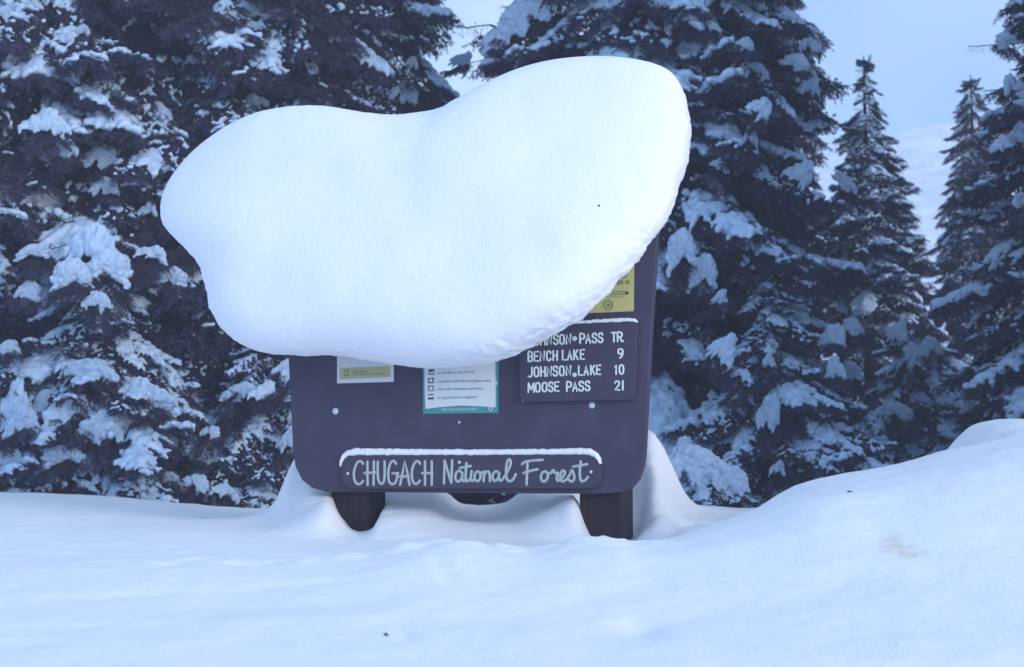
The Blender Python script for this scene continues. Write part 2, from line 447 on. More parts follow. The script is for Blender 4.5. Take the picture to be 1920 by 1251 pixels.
# ------------------------------------------------------------------ spruce boughs (shared meshes)
def bough_proto(seed, a0, a1, a2, L=1.5):
    r = random.Random(seed)
    NP = []; ND = []            # needle base points and twig directions
    wood = []                   # (p, q, r0, r1)
    carriers = []               # lines that can hold snow: list of points
    axis_p = [Vector((0, 0, 0))]; N = 26
    yaw = 0
    for i in range(N):
        t = i / (N - 1)
        a = (a0 + (a1 - a0) * min(1, t / .55)) if t < .55 else (a1 + (a2 - a1) * ((t - .55) / .45))
        yaw += r.uniform(-.04, .04)
        axis_p.append(axis_p[-1] + Vector((math.cos(a) * math.cos(yaw), math.cos(a) * math.sin(yaw), math.sin(a))) * (L / N))
    def twig(p, d, length, rad, droop, lvl):
        n = max(3, int(length / .03)); pts = [p.copy()]
        d = d.normalized()
        for k in range(n):
            d = (d + Vector((r.uniform(-.06, .06), r.uniform(-.06, .06), -droop / n + r.uniform(-.04, .04)))).normalized()
            pts.append(pts[-1] + d * (length / n))
        for a, b in zip(pts[:-1], pts[1:]):
            wood.append((a, b, rad))
            cnt = max(2, int((b - a).length * 170))
            for _ in range(cnt):
                NP.append(a.lerp(b, r.random())); ND.append((b - a).normalized())
        return pts
    for i in range(N):
        wood.append((axis_p[i], axis_p[i + 1], .012 * (1 - i / N) + .003))
        if i > 4:
            for _ in range(6):
                NP.append(axis_p[i].lerp(axis_p[i + 1], r.random())); ND.append((axis_p[i + 1] - axis_p[i]).normalized())
    carriers.append((axis_p[4:], 1.0))
    for i in range(3, N):
        t = i / N
        tan = (axis_p[i + 1] - axis_p[i]).normalized()
        side = tan.cross(Vector((0, 0, 1))).normalized()
        for sgn in (-1, 1):
            if r.random() < .08: continue
            ll = L * .40 * (1 - t) ** .7 * min(1, t / .22) * r.uniform(.65, 1.15) + .07
            ang = r.uniform(R_(42), R_(66))
            d = tan * math.cos(ang) + side * sgn * math.sin(ang) + Vector((0, 0, r.uniform(-.25, .08)))
            pts = twig(axis_p[i].lerp(axis_p[i + 1], r.random()), d, ll, .004, r.uniform(.2, .75), 1)
            carriers.append((pts, .75))
            k = 2
            while k < len(pts) - 1:
                sd2 = (pts[k + 1] - pts[k]).normalized()
                s2 = sd2.cross(Vector((0, 0, 1))).normalized()
                for sg in (-1, 1):
                    if r.random() < .2: continue
                    f = k / len(pts)
                    dd = sd2 * .75 + s2 * sg * .75 + Vector((0, 0, r.uniform(-.4, .1)))
                    twig(pts[k], dd, (.05 + .13 * (1 - f)) * r.uniform(.6, 1.2), .0025, r.uniform(.2, .8), 2)
                k += 2
    q0 = Vector((0, 0, 0))
    for k in range(5):
        q1 = q0 + Vector((-.13, r.uniform(-.03, .03), .035 + r.uniform(-.02, .02)))
        wood.append((q0, q1, .009))
        for _ in range(34):
            NP.append(q0.lerp(q1, r.random()) + Vector((0, r.uniform(-.1, .1), r.uniform(-.12, .03)))); ND.append(Vector((.6, r.uniform(-.8, .8), -.4)).normalized())
        q0 = q1
    # needles
    NP_, ND_ = np.array([p[:] for p in NP]), np.array([d[:] for d in ND])
    g = np.random.default_rng(seed)
    n = len(NP_)
    rv = g.normal(size=(n, 3)); rv -= (rv * ND_).sum(1, keepdims=True) * ND_
    rv /= np.linalg.norm(rv, axis=1, keepdims=True) + 1e-9
    nd = ND_ * .55 + rv * .85; nd /= np.linalg.norm(nd, axis=1, keepdims=True)
    wd = np.cross(nd, g.normal(size=(n, 3))); wd /= np.linalg.norm(wd, axis=1, keepdims=True) + 1e-9
    ln_ = g.uniform(.022, .036, (n, 1)); ww = .0042
    V = np.stack([NP_ - wd * ww, NP_ + wd * ww, NP_ + nd * ln_], 1).reshape(-1, 3)
    F = np.arange(3 * n).reshape(n, 3)
    # wood as three-sided sticks
    WV, WF = [], []
    for a, b, rad in wood:
        t = (b - a).normalized(); s = t.orthogonal().normalized(); q = t.cross(s)
        o = len(V) + len(WV)
        for c in (a, b):
            for k in range(3):
                an = 2 * math.pi * k / 3
                WV.append((c + (s * math.cos(an) + q * math.sin(an)) * rad)[:])
        for k in range(3):
            k2 = (k + 1) % 3
            WF.append((o + k, o + k2, o + 3 + k2)); WF.append((o + k, o + 3 + k2, o + 3 + k))
    me = np_mesh(np.concatenate([V, np.array(WV)]), np.concatenate([F, np.array(WF)]), 'bough')
    me.materials.append(M_needle); me.materials.append(M_bark)
    mi = np.zeros(len(me.polygons), dtype=np.int32); mi[len(F):] = 1
    me.polygons.foreach_set('material_index', mi)
    return me, carriers

def largest_piece(me):
    bm = bmesh.new(); bm.from_mesh(me); bm.verts.ensure_lookup_table()
    seen = [False] * len(bm.verts); best = []
    for v in bm.verts:
        if seen[v.index]: continue
        st = [v]; seen[v.index] = True; comp = []
        while st:
            q = st.pop(); comp.append(q)
            for e in q.link_edges:
                o = e.other_vert(q)
                if not seen[o.index]: seen[o.index] = True; st.append(o)
        if len(comp) > len(best): best = comp
    keep = set(best)
    bmesh.ops.delete(bm, geom=[v for v in bm.verts if v not in keep], context='VERTS')
    bm.to_mesh(me); bm.free()
    return me

def snow_dust(carriers, seed, cover, base):
    """small caps and pads of snow caught on the twigs of one bough"""
    r = random.Random(seed)
    off = Vector((seed * 7.3, seed * 2.1, 0)); sph = []
    for pts, wgt in carriers:
        if len(pts) < 3: continue
        total = len(pts)
        for k in range(total - 1):
            f = k / total
            for q in range(2):
                pp = pts[k].lerp(pts[k + 1], q * .5)
                keep = mnoise.noise(pp * 13 + off) * .42 + mnoise.noise(pp * 3.0 + off) * .24 + .5
                if keep > cover:
                    if r.random() < .11:
                        q_ = r.uniform(.014, .023)
                        sph.append(((pp + Vector((r.uniform(-.02, .02), r.uniform(-.02, .02), q_ + .016)))[:], (q_, q_, q_)))
                    continue
                amt = min(1, (cover - keep) * 4 + .3)
                rr = base * (.55 + .45 * wgt) * amt * (1 - .3 * f) * r.uniform(.6, 1.25)
                if rr < .009: continue
                sph.append(((pp + Vector((r.uniform(-.012, .012), r.uniform(-.012, .012), rr * .9 + .012)))[:], (rr * 1.05, rr * 1.05, rr * .85)))
    return blob_mesh(sph, .0135, 2, .005, 24.0, seed)

def snow_clump(carriers, seed, c0, size):
    """one pad of snow on the outer half of a bough, fingers running down its twigs"""
    r = random.Random(seed); sph = []
    axis = carriers[0][0]
    c = axis[int(len(axis) * c0)]
    for pts, wgt in carriers:
        for k in range(len(pts) - 1):
            pp = pts[k].lerp(pts[k + 1], r.random())
            d = (pp - c).length / size
            lim = .75 + .45 * mnoise.noise(pp * 7 + Vector((seed, 0, 0)))
            if d > lim: continue
            rr = .055 * (1.15 - .75 * d / lim) * r.uniform(.75, 1.2) * (size / .3) ** .5
            sph.append(((pp + Vector((0, 0, rr * .5)))[:], (rr * 1.1, rr * 1.1, rr * .85)))
    return largest_piece(blob_mesh(sph, .016, 2, .012, 22.0, seed))

def paw(seed, wd, ht):
    """a heavy lump on a drooping fan of twigs: a lumpy ridge with uneven strands running down from it"""
    r = random.Random(seed); sph = []
    x, z = -.5 * wd * r.uniform(.6, .9), r.uniform(-.05, .2) * ht
    n = 15
    for k in range(n):
        f = k / (n - 1)
        x += wd * .85 / n * r.uniform(.6, 1.4)
        z = ht * (.32 * math.sin(math.pi * min(1, f * 1.05)) * r.uniform(.8, 1.15) - .05 + .12 * mnoise.noise(Vector((f * 4, seed, 0))))
        big = (.11 + .10 * math.sin(math.pi * f)) * min(wd, ht) * (1 + .7 * mnoise.noise(Vector((f * 5, seed, 3))))
        big = max(big, .05)
        sph.append(((x, r.uniform(-.05, .05), z), (big * 1.1, big, big * .95)))
        if r.random() < .62:
            L = ht * r.uniform(.12, .55) * (.5 + .5 * math.sin(math.pi * f)); w0 = big * r.uniform(.45, .85)
            dx = r.uniform(-.35, .35) + (f - .5) * .5; m = max(3, int(L / .05)); ph = r.uniform(0, 6)
            for q in range(m):
                g = q / m
                ww = w0 * (1 - .45 * g) * r.uniform(.75, 1.2)
                sph.append(((x + dx * L * g + .03 * math.sin(ph + 5 * g), -.03 - .10 * g + r.uniform(-.02, .02), z - .3 * big - L * g), (ww, ww, ww * 1.1)))
    return largest_piece(blob_mesh(sph, .020, 3, .034, 11.0, seed))

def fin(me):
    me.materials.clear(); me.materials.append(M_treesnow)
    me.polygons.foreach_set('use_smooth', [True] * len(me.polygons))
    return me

SPEC = [(-5, -35, -15), (-15, -48, -25), (-20, -55, -40), (-10, -42, -30), (-25, -60, -45), (-12, -38, -5)]
BOUGHS, UPB = [], []
for i, sp_ in enumerate(SPEC):
    me, car = bough_proto(100 + i, *[R_(a) for a in sp_], L=1.0)
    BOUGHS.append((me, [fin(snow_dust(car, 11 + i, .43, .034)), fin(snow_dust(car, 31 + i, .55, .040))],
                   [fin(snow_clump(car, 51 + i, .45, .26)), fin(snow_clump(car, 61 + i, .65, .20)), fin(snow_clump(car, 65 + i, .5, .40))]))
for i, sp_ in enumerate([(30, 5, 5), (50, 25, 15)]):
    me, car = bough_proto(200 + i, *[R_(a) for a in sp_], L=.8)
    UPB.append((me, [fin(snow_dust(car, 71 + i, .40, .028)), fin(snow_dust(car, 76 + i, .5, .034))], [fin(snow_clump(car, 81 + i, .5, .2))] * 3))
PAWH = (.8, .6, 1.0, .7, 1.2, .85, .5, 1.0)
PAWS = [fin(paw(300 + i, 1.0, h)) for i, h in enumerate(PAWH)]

def trunk_mesh(h, r0, seed):
    K = 10; V, F = [], []
    n = 14
    for i in range(n):
        t = i / (n - 1)
        for k in range(K):
            a = 2 * math.pi * k / K
            rr = (r0 * (1 - t) ** .9 + .006) * (1 + .08 * mnoise.noise(Vector((a * 2, t * 9, seed))))
            V.append((rr * math.cos(a), rr * math.sin(a), -.4 + t * (h + .4)))
    for i in range(n - 1):
        for k in range(K):
            k2 = (k + 1) % K
            F.append((i * K + k, i * K + k2, (i + 1) * K + k2, (i + 1) * K + k))
    return mesh_from(V, F)

def inner_foliage(seed):
    r = random.Random(seed); g = np.random.default_rng(seed)
    VS, FS, base = [], [], 0
    src = []
    for me, _, _ in BOUGHS[:3]:
        v = np.empty(len(me.vertices) * 3, np.float32); me.vertices.foreach_get('co', v)
        l = np.empty(len(me.loops), np.int32); me.loops.foreach_get('vertex_index', l)
        f = l.reshape(-1, 3); f = f[g.random(len(f)) < .42]
        src.append((v.reshape(-1, 3), f))
    for k in range(150):
        z = 10 * (1 - (1 - (k + r.random()) / 150) ** .6) * .8
        R = 2.0 * (1 - z / 10) ** .85
        v, f = src[k % 3]
        a = r.uniform(0, 2 * math.pi); s = R * r.uniform(.55, .85)
        c, sn = math.cos(a), math.sin(a)
        q = v * s + np.array([R * r.uniform(.0, .25), 0, 0])
        VS.append(np.stack([q[:, 0] * c - q[:, 1] * sn, q[:, 0] * sn + q[:, 1] * c, q[:, 2] + z + .35 * s], 1)); FS.append(f + base); base += len(v)
    V = np.concatenate(VS); F = np.concatenate(FS)
    used, inv = np.unique(F, return_inverse=True)
    me = np_mesh(V[used], inv.reshape(-1, 3), 'inner_foliage'); me.materials.append(M_needle)
    return me
INNER = inner_foliage(5)

def child(name, me, parent, kind=None):
    o = bpy.data.objects.new(name, me); COL.objects.link(o); o.parent = parent
    if kind: o['kind'] = kind
    return o

def spruce(u, Y, height, rad, label, seed, snow=(.45, .2, .2), step=.24, gap=.42, zmin=.1, shape=.85, blen=1.05, zvis=7.2, front=.74, dense=True):
    """snow: share of boughs with light dusting / heavy dusting / a clump"""
    r = random.Random(seed)
    X = (u - 960) / FPX * Y
    root = empty('spruce_tree', (X, Y, ground_z(X, Y) - .05))
    tag(root, label, 'tree', 'snow-laden spruces around the sign')
    child('trunk', trunk_mesh(height, .013 * height + .03, seed), root).data.materials.append(M_bark)
    if height > 2.4:
        q = child('inner_foliage', INNER, root, 'stuff'); q.scale = (rad / 2, rad / 2, height / 10); q.rotation_euler = (0, 0, r.uniform(0, 6))
        if height > 9 and dense:
            q = child('inner_foliage', INNER, root, 'stuff'); q.scale = (rad / 1.95, rad / 1.95, height / 10.5); q.rotation_euler = (0, 0, r.uniform(0, 6))
    spots = []
    z = zmin
    while z < height - .1:
        R = rad * (1 - z / height) ** shape
        far = z > zvis
        n = max(4, int(2 * math.pi * R * .75 / (gap * (2.6 if far else 1))))
        for k in range(n):
            # most boughs on the side that faces the clearing, the rest all round
            a = -math.pi / 2 + r.uniform(-1.75, 1.75) if r.random() < front else r.uniform(0, 2 * math.pi)
            spots.append((z + r.uniform(-.5, .5) * step, R, a))
        z += step * (2.2 if far else 1) * (1 - .55 * z / height)
    if len(spots) > 290: spots = r.sample(spots, 290)
    for z, R, a in spots:
        t = z / height
        reach = R * r.uniform(.78, 1.08)
        ln_ = min(blen * r.uniform(.75, 1.15), max(.13, reach * .95)) * (1.9 if z > zvis else 1)
        me, dust, clumps = (BOUGHS if t < .95 else UPB)[r.randrange(len(BOUGHS) if t < .95 else len(UPB))]
        b = child('bough', me, root)
        s = ln_ / (.92 if t < .95 else .8)
        r0 = max(0, reach - ln_ * .85) * (r.uniform(.75, 1) if r.random() < .8 else r.uniform(.3, .7))
        b.location = (r0 * math.cos(a), r0 * math.sin(a), min(max(z, .0) + .3 * ln_, height - .1 - .05 * r.random()))
        b.rotation_euler = (r.uniform(-.3, .3), r.uniform(-.18, .18), a + r.uniform(-.35, .35))
        b.scale = (s, max(s, .22) * r.uniform(.85, 1.1), s)
        q = r.random()
        if q < snow[0]: child('snow_dusting', dust[0], b, 'stuff')
        elif q < snow[0] + snow[1]: child('snow_dusting', dust[1], b, 'stuff')
        if r.random() < snow[2]: child('snow_clump', clumps[r.randrange(3)], b)
    top = child('leader', UPB[1][0], root)
    top.location = (0, 0, height - .32); top.rotation_euler = (0, R_(-52), r.uniform(0, 6)); s = .42; top.scale = (s, s * .28, s * .28)
    top.location.z = height - .30
    return root

def heaps(root, spots, seed):
    """single heavy lumps that stand out in the photo: (u, v, distance, width, height in photo px, tilt)"""
    r = random.Random(seed)
    for u, v, Y, wpx, hpx, tilt in spots:
        p = at(u, v, Y + .3) - root.location
        me, dust, _ = BOUGHS[r.randrange(len(BOUGHS))]
        W, H = 1.12 * wpx * Y / FPX, 1.12 * hpx * Y / FPX
        b = child('bough', me, root)
        s = max(.45, W * 1.5)
        b.scale = (s, s, s); a = -math.pi / 2 + r.uniform(-.5, .5) - tilt * .6
        b.location = p + Vector((-.42 * s * math.cos(a), -.42 * s * math.sin(a), .12 * s)); b.rotation_euler = (0, 0, a)
        k = r.randrange(len(PAWS))
        c = child('snow_clump', PAWS[k], root)
        c.location = p; c.rotation_euler = (r.uniform(-.15, .1), tilt, r.uniform(-.35, .35))
        hh = PAWH[k]
        c.scale = (W * r.choice((1, -1)), max(.6 * min(W, H), .5 * W), H / hh)

def top_h(u, v, Y):
    X = (u - 960) / FPX * Y
    return at(u, v, Y).z - ground_z(X, Y) + .05

LT = spruce(40, 12.2, 10.5, 2.3, 'tall dark spruce at the left edge of the photo, behind the laden young spruce', 1, (.58, .20, .10), front=.9)
MT = spruce(430, 12.6, 11.5, 2.2, 'tall dark spruce standing behind the left end of the snow cap', 2, (.58, .20, .10), front=.9)
ST = spruce(662, 14.0, 7.2, 2.2, 'spruce behind the dip in the snow cap, left of the bright gap of sky', 3, (.58, .20, .10), front=.9, shape=.7)
BT = spruce(1238, 12.6, 14.0, 1.82, 'largest spruce, right behind the high end of the snow cap', 4, (.45, .53, .16), front=.8, shape=.6)
spruce(1634, 16.5, top_h(1622, 105, 16.5), 1.23, 'slender pointed spruce right of the largest spruce, against open sky', 5, (.5, .45, .08), shape=.75, step=.10, gap=.28, blen=.6, zmin=1.9, front=.6)
spruce(1838, 18.5, top_h(1812, 140, 18.5), .92, 'narrow far spruce with a bare spire, second from the right edge', 6, (.6, .1, .03), shape=.55, step=.10, gap=.26, blen=.55, zmin=1.9, front=.6)
RT = spruce(2095, 12.5, 9.0, 1.65, 'spruce cut by the right edge of the photo with snow lumps on its left side', 7, (.5, .45, .15))
YT = spruce(180, 10.7, top_h(185, 470, 10.7), 1.35, 'young spruce buried in heavy snow at left, its top bowed under a lump', 8, (.3, .68, .35), step=.17, gap=.32, blen=.65)
CT = spruce(1335, 9.7, top_h(1330, 870, 9.7), .40, 'small buried spruce with a round snow cap right of the sign', 9, (.4, .5, .2), step=.08, gap=.2, zmin=.03, blen=.35)
WT = spruce(1735, 14.5, top_h(1740, 590, 14.5), 1.4, 'low bushy spruce above the right-hand snow bank', 10, (.4, .5, .25), step=.17, gap=.32, blen=.65)
NT = spruce(500, 11.0, top_h(500, 600, 11.0), 1.05, 'young spruce beside the left edge of the notice board', 11, (.45, .5, .2), step=.17, gap=.32, blen=.6)
HT = spruce(1440, 11.4, top_h(1440, 500, 11.4), 1.15, 'mid-height spruce with hanging boughs in front of the largest spruce', 12, (.45, .5, .12), step=.18, gap=.34, blen=.65)
spruce(905, 15.5, top_h(905, 190, 15.5), 1.6, 'spruce hidden behind the middle of the snow cap', 13, (.5, .2, .05))
spruce(1390, 17.0, 10.0, 1.5, 'dark spruce far back behind the largest spruce', 17, (.45, .1, .03), gap=.4, shape=.55)
spruce(-180, 16.5, 11.5, 2.2, 'dark spruce far back beyond the left edge', 14, (.4, .05, .03), gap=.6)
spruce(240, 17.0, 12.0, 2.2, 'dark spruce far back between the two tall left spruces', 15, (.4, .05, .03), gap=.6)
spruce(540, 18.0, 11.0, 2.1, 'dark spruce far back behind the left half of the snow cap', 16, (.4, .05, .03), gap=.6)
for x_, y_, h_, sd_, lb_ in ((5.5, 7.4, 9.5, 21, 'unseen spruce added past the right edge to block the sun, the one nearest the sign'), (6.0, 9.2, 10.5, 22, 'unseen spruce added past the right edge to block the sun, middle of its row'),
                             (6.3, 11.0, 10.5, 23, 'unseen spruce added past the right edge to block the sun, farthest back in its row')):
    spruce(960 + x_ / y_ * FPX, y_, h_, 1.7, lb_, sd_, (.4, .3, .1), gap=.7, front=.3, zvis=5)  # row added out of view to keep the sun off the background trees
heaps(LT, [(122, 82, 10.8, 46, 42, .6), (158, 60, 10.9, 36, 30, .4), (75, 128, 10.8, 36, 22, .3), (36, 140, 10.8, 26, 18, 0), (95, 240, 10.5, 105, 70, .2), (130, 285, 10.5, 55, 45, .3), (62, 10, 11, 38, 24, .1), (8, 30, 10.6, 30, 40, 0)], 1)
heaps(MT, [(430, 40, 11.2, 55, 80, .1), (425, 80, 11.1, 70, 40, .2), (480, 52, 11.3, 34, 20, .3), (540, 30, 11.6, 40, 60, .5), (575, 70, 11.7, 24, 60, .3), (320, 70, 11.9, 60, 40, .7), (300, 220, 11.3, 70, 60, .1), (255, 255, 11.2, 70, 30, -.6),
           (200, 305, 10.9, 60, 50, .3), (205, 355, 10.8, 45, 45, .2), (365, 115, 11.4, 26, 20, .2), (400, 155, 11.3, 40, 30, .4), (475, 200, 11.6, 60, 46, -.2), (585, 130, 11.8, 40, 24, .6), (280, 400, 10.8, 46, 40, .1)], 2)
heaps(ST, [(655, 72, 12.6, 46, 46, .2), (765, 180, 12.9, 50, 52, .5), (770, 118, 12.9, 20, 28, .1), (860, 120, 13.4, 44, 60, .7), (700, 8, 12.9, 40, 22, 0)], 3)
heaps(YT, [(165, 470, 9.9, 130, 100, .1), (125, 525, 9.7, 80, 90, .2), (215, 510, 9.8, 90, 90, -.1), (185, 570, 9.7, 60, 50, .1), (70, 475, 9.9, 70, 40, -.3), (45, 555, 9.8, 50, 60, .1), (290, 485, 10, 70, 45, .4), (330, 530, 10.1, 60, 60, .2),
           (30, 790, 9.7, 90, 150, .1), (50, 800, 9.6, 60, 90, 0), (150, 780, 9.7, 110, 80, .1), (255, 745, 9.9, 110, 70, -.1), (165, 700, 9.8, 120, 60, .1), (300, 760, 9.9, 90, 60, .3), (110, 860, 9.5, 85, 56, .1), (170, 815, 9.6, 60, 60, .1),
           (205, 815, 9.6, 40, 26, .2), (30, 870, 9.5, 50, 50, .2), (75, 890, 9.5, 30, 50, .1), (15, 660, 9.8, 50, 50, .2)], 4)
heaps(NT, [(310, 825, 9.9, 40, 28, .4), (390, 815, 10.0, 40, 44, .5), (440, 740, 10.3, 90, 40, -.2), (500, 745, 10.2, 60, 60, .4), (525, 700, 10.3, 40, 60, .6), (540, 830, 10.1, 40, 60, .3), (360, 910, 9.8, 60, 50, .3), (430, 930, 9.8, 60, 36, .5), (320, 900, 9.8, 40, 30, .3)], 5)
heaps(BT, [(965, 50, 12.0, 110, 80, -.6), (935, 85, 12.0, 60, 60, -.3), (1000, 15, 12.1, 80, 60, -.5), (925, 110, 12.1, 50, 40, -.2), (1275, 45, 11.2, 60, 70, -.5), (1320, 50, 11.1, 60, 28, .1), (1400, 95, 11.1, 46, 50, .6), (1425, 210, 10.9, 52, 60, .7), (1405, 262, 10.9, 34, 62, .2), (1495, 130, 11.6, 60, 60, .6), (1515, 90, 12.0, 50, 60, .2), (1520, 165, 12.0, 40, 80, .1),
           (1500, 335, 11.5, 60, 80, .7), (1530, 385, 11.6, 40, 50, .4), (1345, 310, 11, 34, 24, .3), (1270, 480, 10.6, 60, 110, .1), (1310, 520, 10.7, 60, 100, .3), (1345, 570, 10.6, 40, 60, .5), (1590, 350, 12.2, 60, 30, .7)], 6)
heaps(HT, [(1350, 660, 10.3, 60, 80, .6), (1385, 705, 10.3, 44, 34, .3), (1440, 680, 10.6, 28, 40, .1), (1565, 700, 10.9, 40, 70, -.1), (1560, 640, 11.2, 50, 70, .3), (1440, 780, 10.4, 44, 90, .3), (1460, 885, 10.2, 34, 40, .2), (1605, 620, 11.6, 50, 40, .3)], 7)
heaps(WT, [(1680, 630, 13.2, 50, 70, .4), (1700, 680, 13.1, 40, 80, .5), (1750, 660, 13.3, 50, 60, .1), (1825, 710, 12.9, 60, 36, .1), (1690, 780, 13.0, 70, 50, .2), (1820, 775, 12.7, 56, 36, .2), (1640, 845, 12.6, 60, 60, .1), (1600, 700, 13.2, 40, 40, .3)], 8)
heaps(RT, [(1885, 85, 11.6, 50, 50, -.4), (1900, 170, 11.5, 60, 60, -.3), (1905, 205, 11.5, 60, 40, .1), (1915, 380, 11.0, 40, 40, 0), (1915, 420, 11.0, 34, 40, .2), (1870, 500, 11.3, 40, 30, -.5)], 9)
heaps(CT, [(1325, 890, 9.35, 125, 95, .25), (1370, 905, 9.3, 70, 66, .3), (1285, 850, 9.5, 40, 60, .5)], 10)

# ------------------------------------------------------------------ the trailhead sign
TH = R_(19.4)
PL, PR = at(552, 880, 7.1), at(1213, 880, 6.5)
SC = Vector(((PL.x + PR.x) / 2, (PL.y + PR.y) / 2, 0))
SIGN = empty('trailhead_sign', SC, -TH)
tag(SIGN, 'dark brown trailhead notice board with rounded bottom corners on two posts', 'sign')
UX = Vector((math.cos(TH), -math.sin(TH), 0)); NB = Vector((math.sin(TH), math.cos(TH), 0))   # along the board, into the board

def loc(u, v, off=0.0):
    """board coordinates (x along, z up) of the photo pixel on the plane 'off' metres behind the board face"""
    d = ray(u, v); o = Vector((0, 0, CAM_H)); p0 = SC + NB * off
    t = (p0 - o).dot(NB) / d.dot(NB)
    p = o + d * t
    return Vector(((p - SC).dot(UX), p.z))

outline = [(530, 330), (536, 560), (540, 660), (545, 760), (549, 845), (554, 876), (566, 900), (585, 915), (612, 922), (900, 925), (1120, 926), (1160, 924), (1183, 915), (1197, 898), (1205, 874), (1208, 850), (1219, 640), (1233, 420), (1240, 330)]
link('board', prism_mesh([loc(*p) for p in outline], 0, .05, .004), M_board, SIGN, smooth=False)
for u0 in (620, 1086):
    x = loc(u0, 940, .052).x
    z0 = .7
    link('post', box_mesh(x, x + .205, .052, .26, z0, 2.75, .008), M_post, SIGN, smooth=False)

# name plaque along the bottom
pq = [(641, 905), (641, 872), (648, 860), (664, 853), (1102, 852), (1117, 858), (1126, 870), (1126, 904), (1112, 916), (656, 917)]
PQ = .028
plaque = link('name_plaque', prism_mesh([loc(*p, -PQ) for p in pq], -PQ, -.001, .004), M_panel, SIGN, smooth=False)
C3 = lambda L: [(600 + x / 3.0, 800 + y / 3.0) for x, y in L]
SCRIPT = [
 [[(242, 210), (230, 196), (212, 200), (198, 225), (190, 262), (194, 300), (207, 321), (226, 322), (242, 306)]],
 [[(266, 198), (267, 328)], [(303, 196), (301, 328)], [(250, 262), (310, 258)]],
 [[(325, 198), (324, 250), (328, 300), (340, 321), (353, 318), (361, 296), (363, 245), (363, 196)]],
 [[(428, 210), (416, 195), (400, 200), (388, 228), (383, 270), (388, 308), (403, 324), (421, 318), (432, 292), (433, 264)], [(408, 263), (440, 263)]],
 [[(450, 328), (464, 260), (478, 192), (490, 255), (503, 328)], [(442, 282), (500, 280)]],
 [[(563, 210), (552, 196), (536, 200), (522, 226), (516, 262), (519, 300), (531, 321), (548, 320), (561, 304)]],
 [[(590, 196), (590, 328)], [(628, 196), (628, 328)], [(574, 262), (632, 262)]],
 [[(697, 320), (700, 192)], [(700, 192), (738, 316)], [(738, 316), (743, 190)]],
 [[(798, 262), (785, 249), (768, 258), (760, 285), (769, 308), (785, 306), (797, 285), (801, 256), (799, 290), (807, 308), (820, 298)]],
 [[(823, 206), (820, 250), (819, 290), (827, 308), (841, 298)], [(786, 233), (848, 222)]],
 [[(852, 250), (847, 290), (854, 306), (868, 294)]],
 [[(890, 252), (875, 260), (868, 285), (876, 305), (892, 304), (902, 284), (898, 260), (886, 252), (905, 262), (916, 258)]],
 [[(922, 253), (920, 308)], [(921, 280), (933, 256), (947, 254), (954, 272), (955, 308)]],
 [[(1005, 262), (992, 252), (976, 261), (970, 285), (978, 305), (993, 301), (1005, 280), (1008, 255), (1006, 288), (1014, 305), (1028, 295)]],
 [[(1028, 295), (1052, 256), (1072, 212), (1067, 186), (1053, 196), (1046, 245), (1049, 290), (1064, 308), (1085, 298), (1101, 268)]],
 [[(1136, 212), (1150, 200), (1190, 192), (1252, 188)], [(1166, 200), (1164, 260), (1161, 326)], [(1144, 262), (1180, 250), (1224, 240)]],
 [[(1265, 252), (1248, 262), (1242, 288), (1252, 308), (1270, 304), (1281, 282), (1277, 259), (1266, 252), (1284, 264), (1300, 260)]],
 [[(1300, 260), (1311, 245), (1320, 261), (1337, 262), (1331, 286), (1336, 305), (1350, 299)]],
 [[(1350, 299), (1371, 276), (1377, 256), (1365, 248), (1352, 266), (1350, 292), (1363, 309), (1385, 299)]],
 [[(1385, 299), (1404, 272), (1417, 246), (1429, 276), (1427, 300), (1412, 309), (1399, 299)]],
 [[(1466, 196), (1461, 250), (1462, 288), (1471, 307), (1490, 302), (1507, 284)], [(1424, 226), (1502, 212)]],
]
STRAIGHT = {1, 4, 6, 7}
for i, glyph in enumerate(SCRIPT):
    lines = []
    for st in glyph:
        P = [loc(*p, -PQ) for p in C3(st)]
        lines.append(P if len(P) == 2 or i in STRAIGHT else catmull(P, 5))
    o = link('letter', stroke_mesh(lines, .0064, .004), M_silver, plaque)
    o.location = (0, -PQ, 0)

def bolt(u, v, off, r, parent, name='bolt'):
    c = loc(u, v, off)
    bm = bmesh.new()
    bmesh.ops.create_uvsphere(bm, u_segments=14, v_segments=8, radius=r)
    for q in bm.verts:
        q.co.y *= .55; q.co += Vector((c.x, off, c.y))
    me = bpy.data.meshes.new('bolt'); bm.to_mesh(me); bm.free()
    return link(name, me, M_steel, parent)
bolt(652, 888, -PQ, .0075, plaque); bolt(1108, 885, -PQ, .0075, plaque); bolt(861, 867, -PQ, .0075, plaque)
bolt(629, 771, 0, .0165, SIGN); bolt(1110, 760, 0, .0155, SIGN)
for u, v in ((981, 752), (861, 792)): bolt(u, v, 0, .006, SIGN)

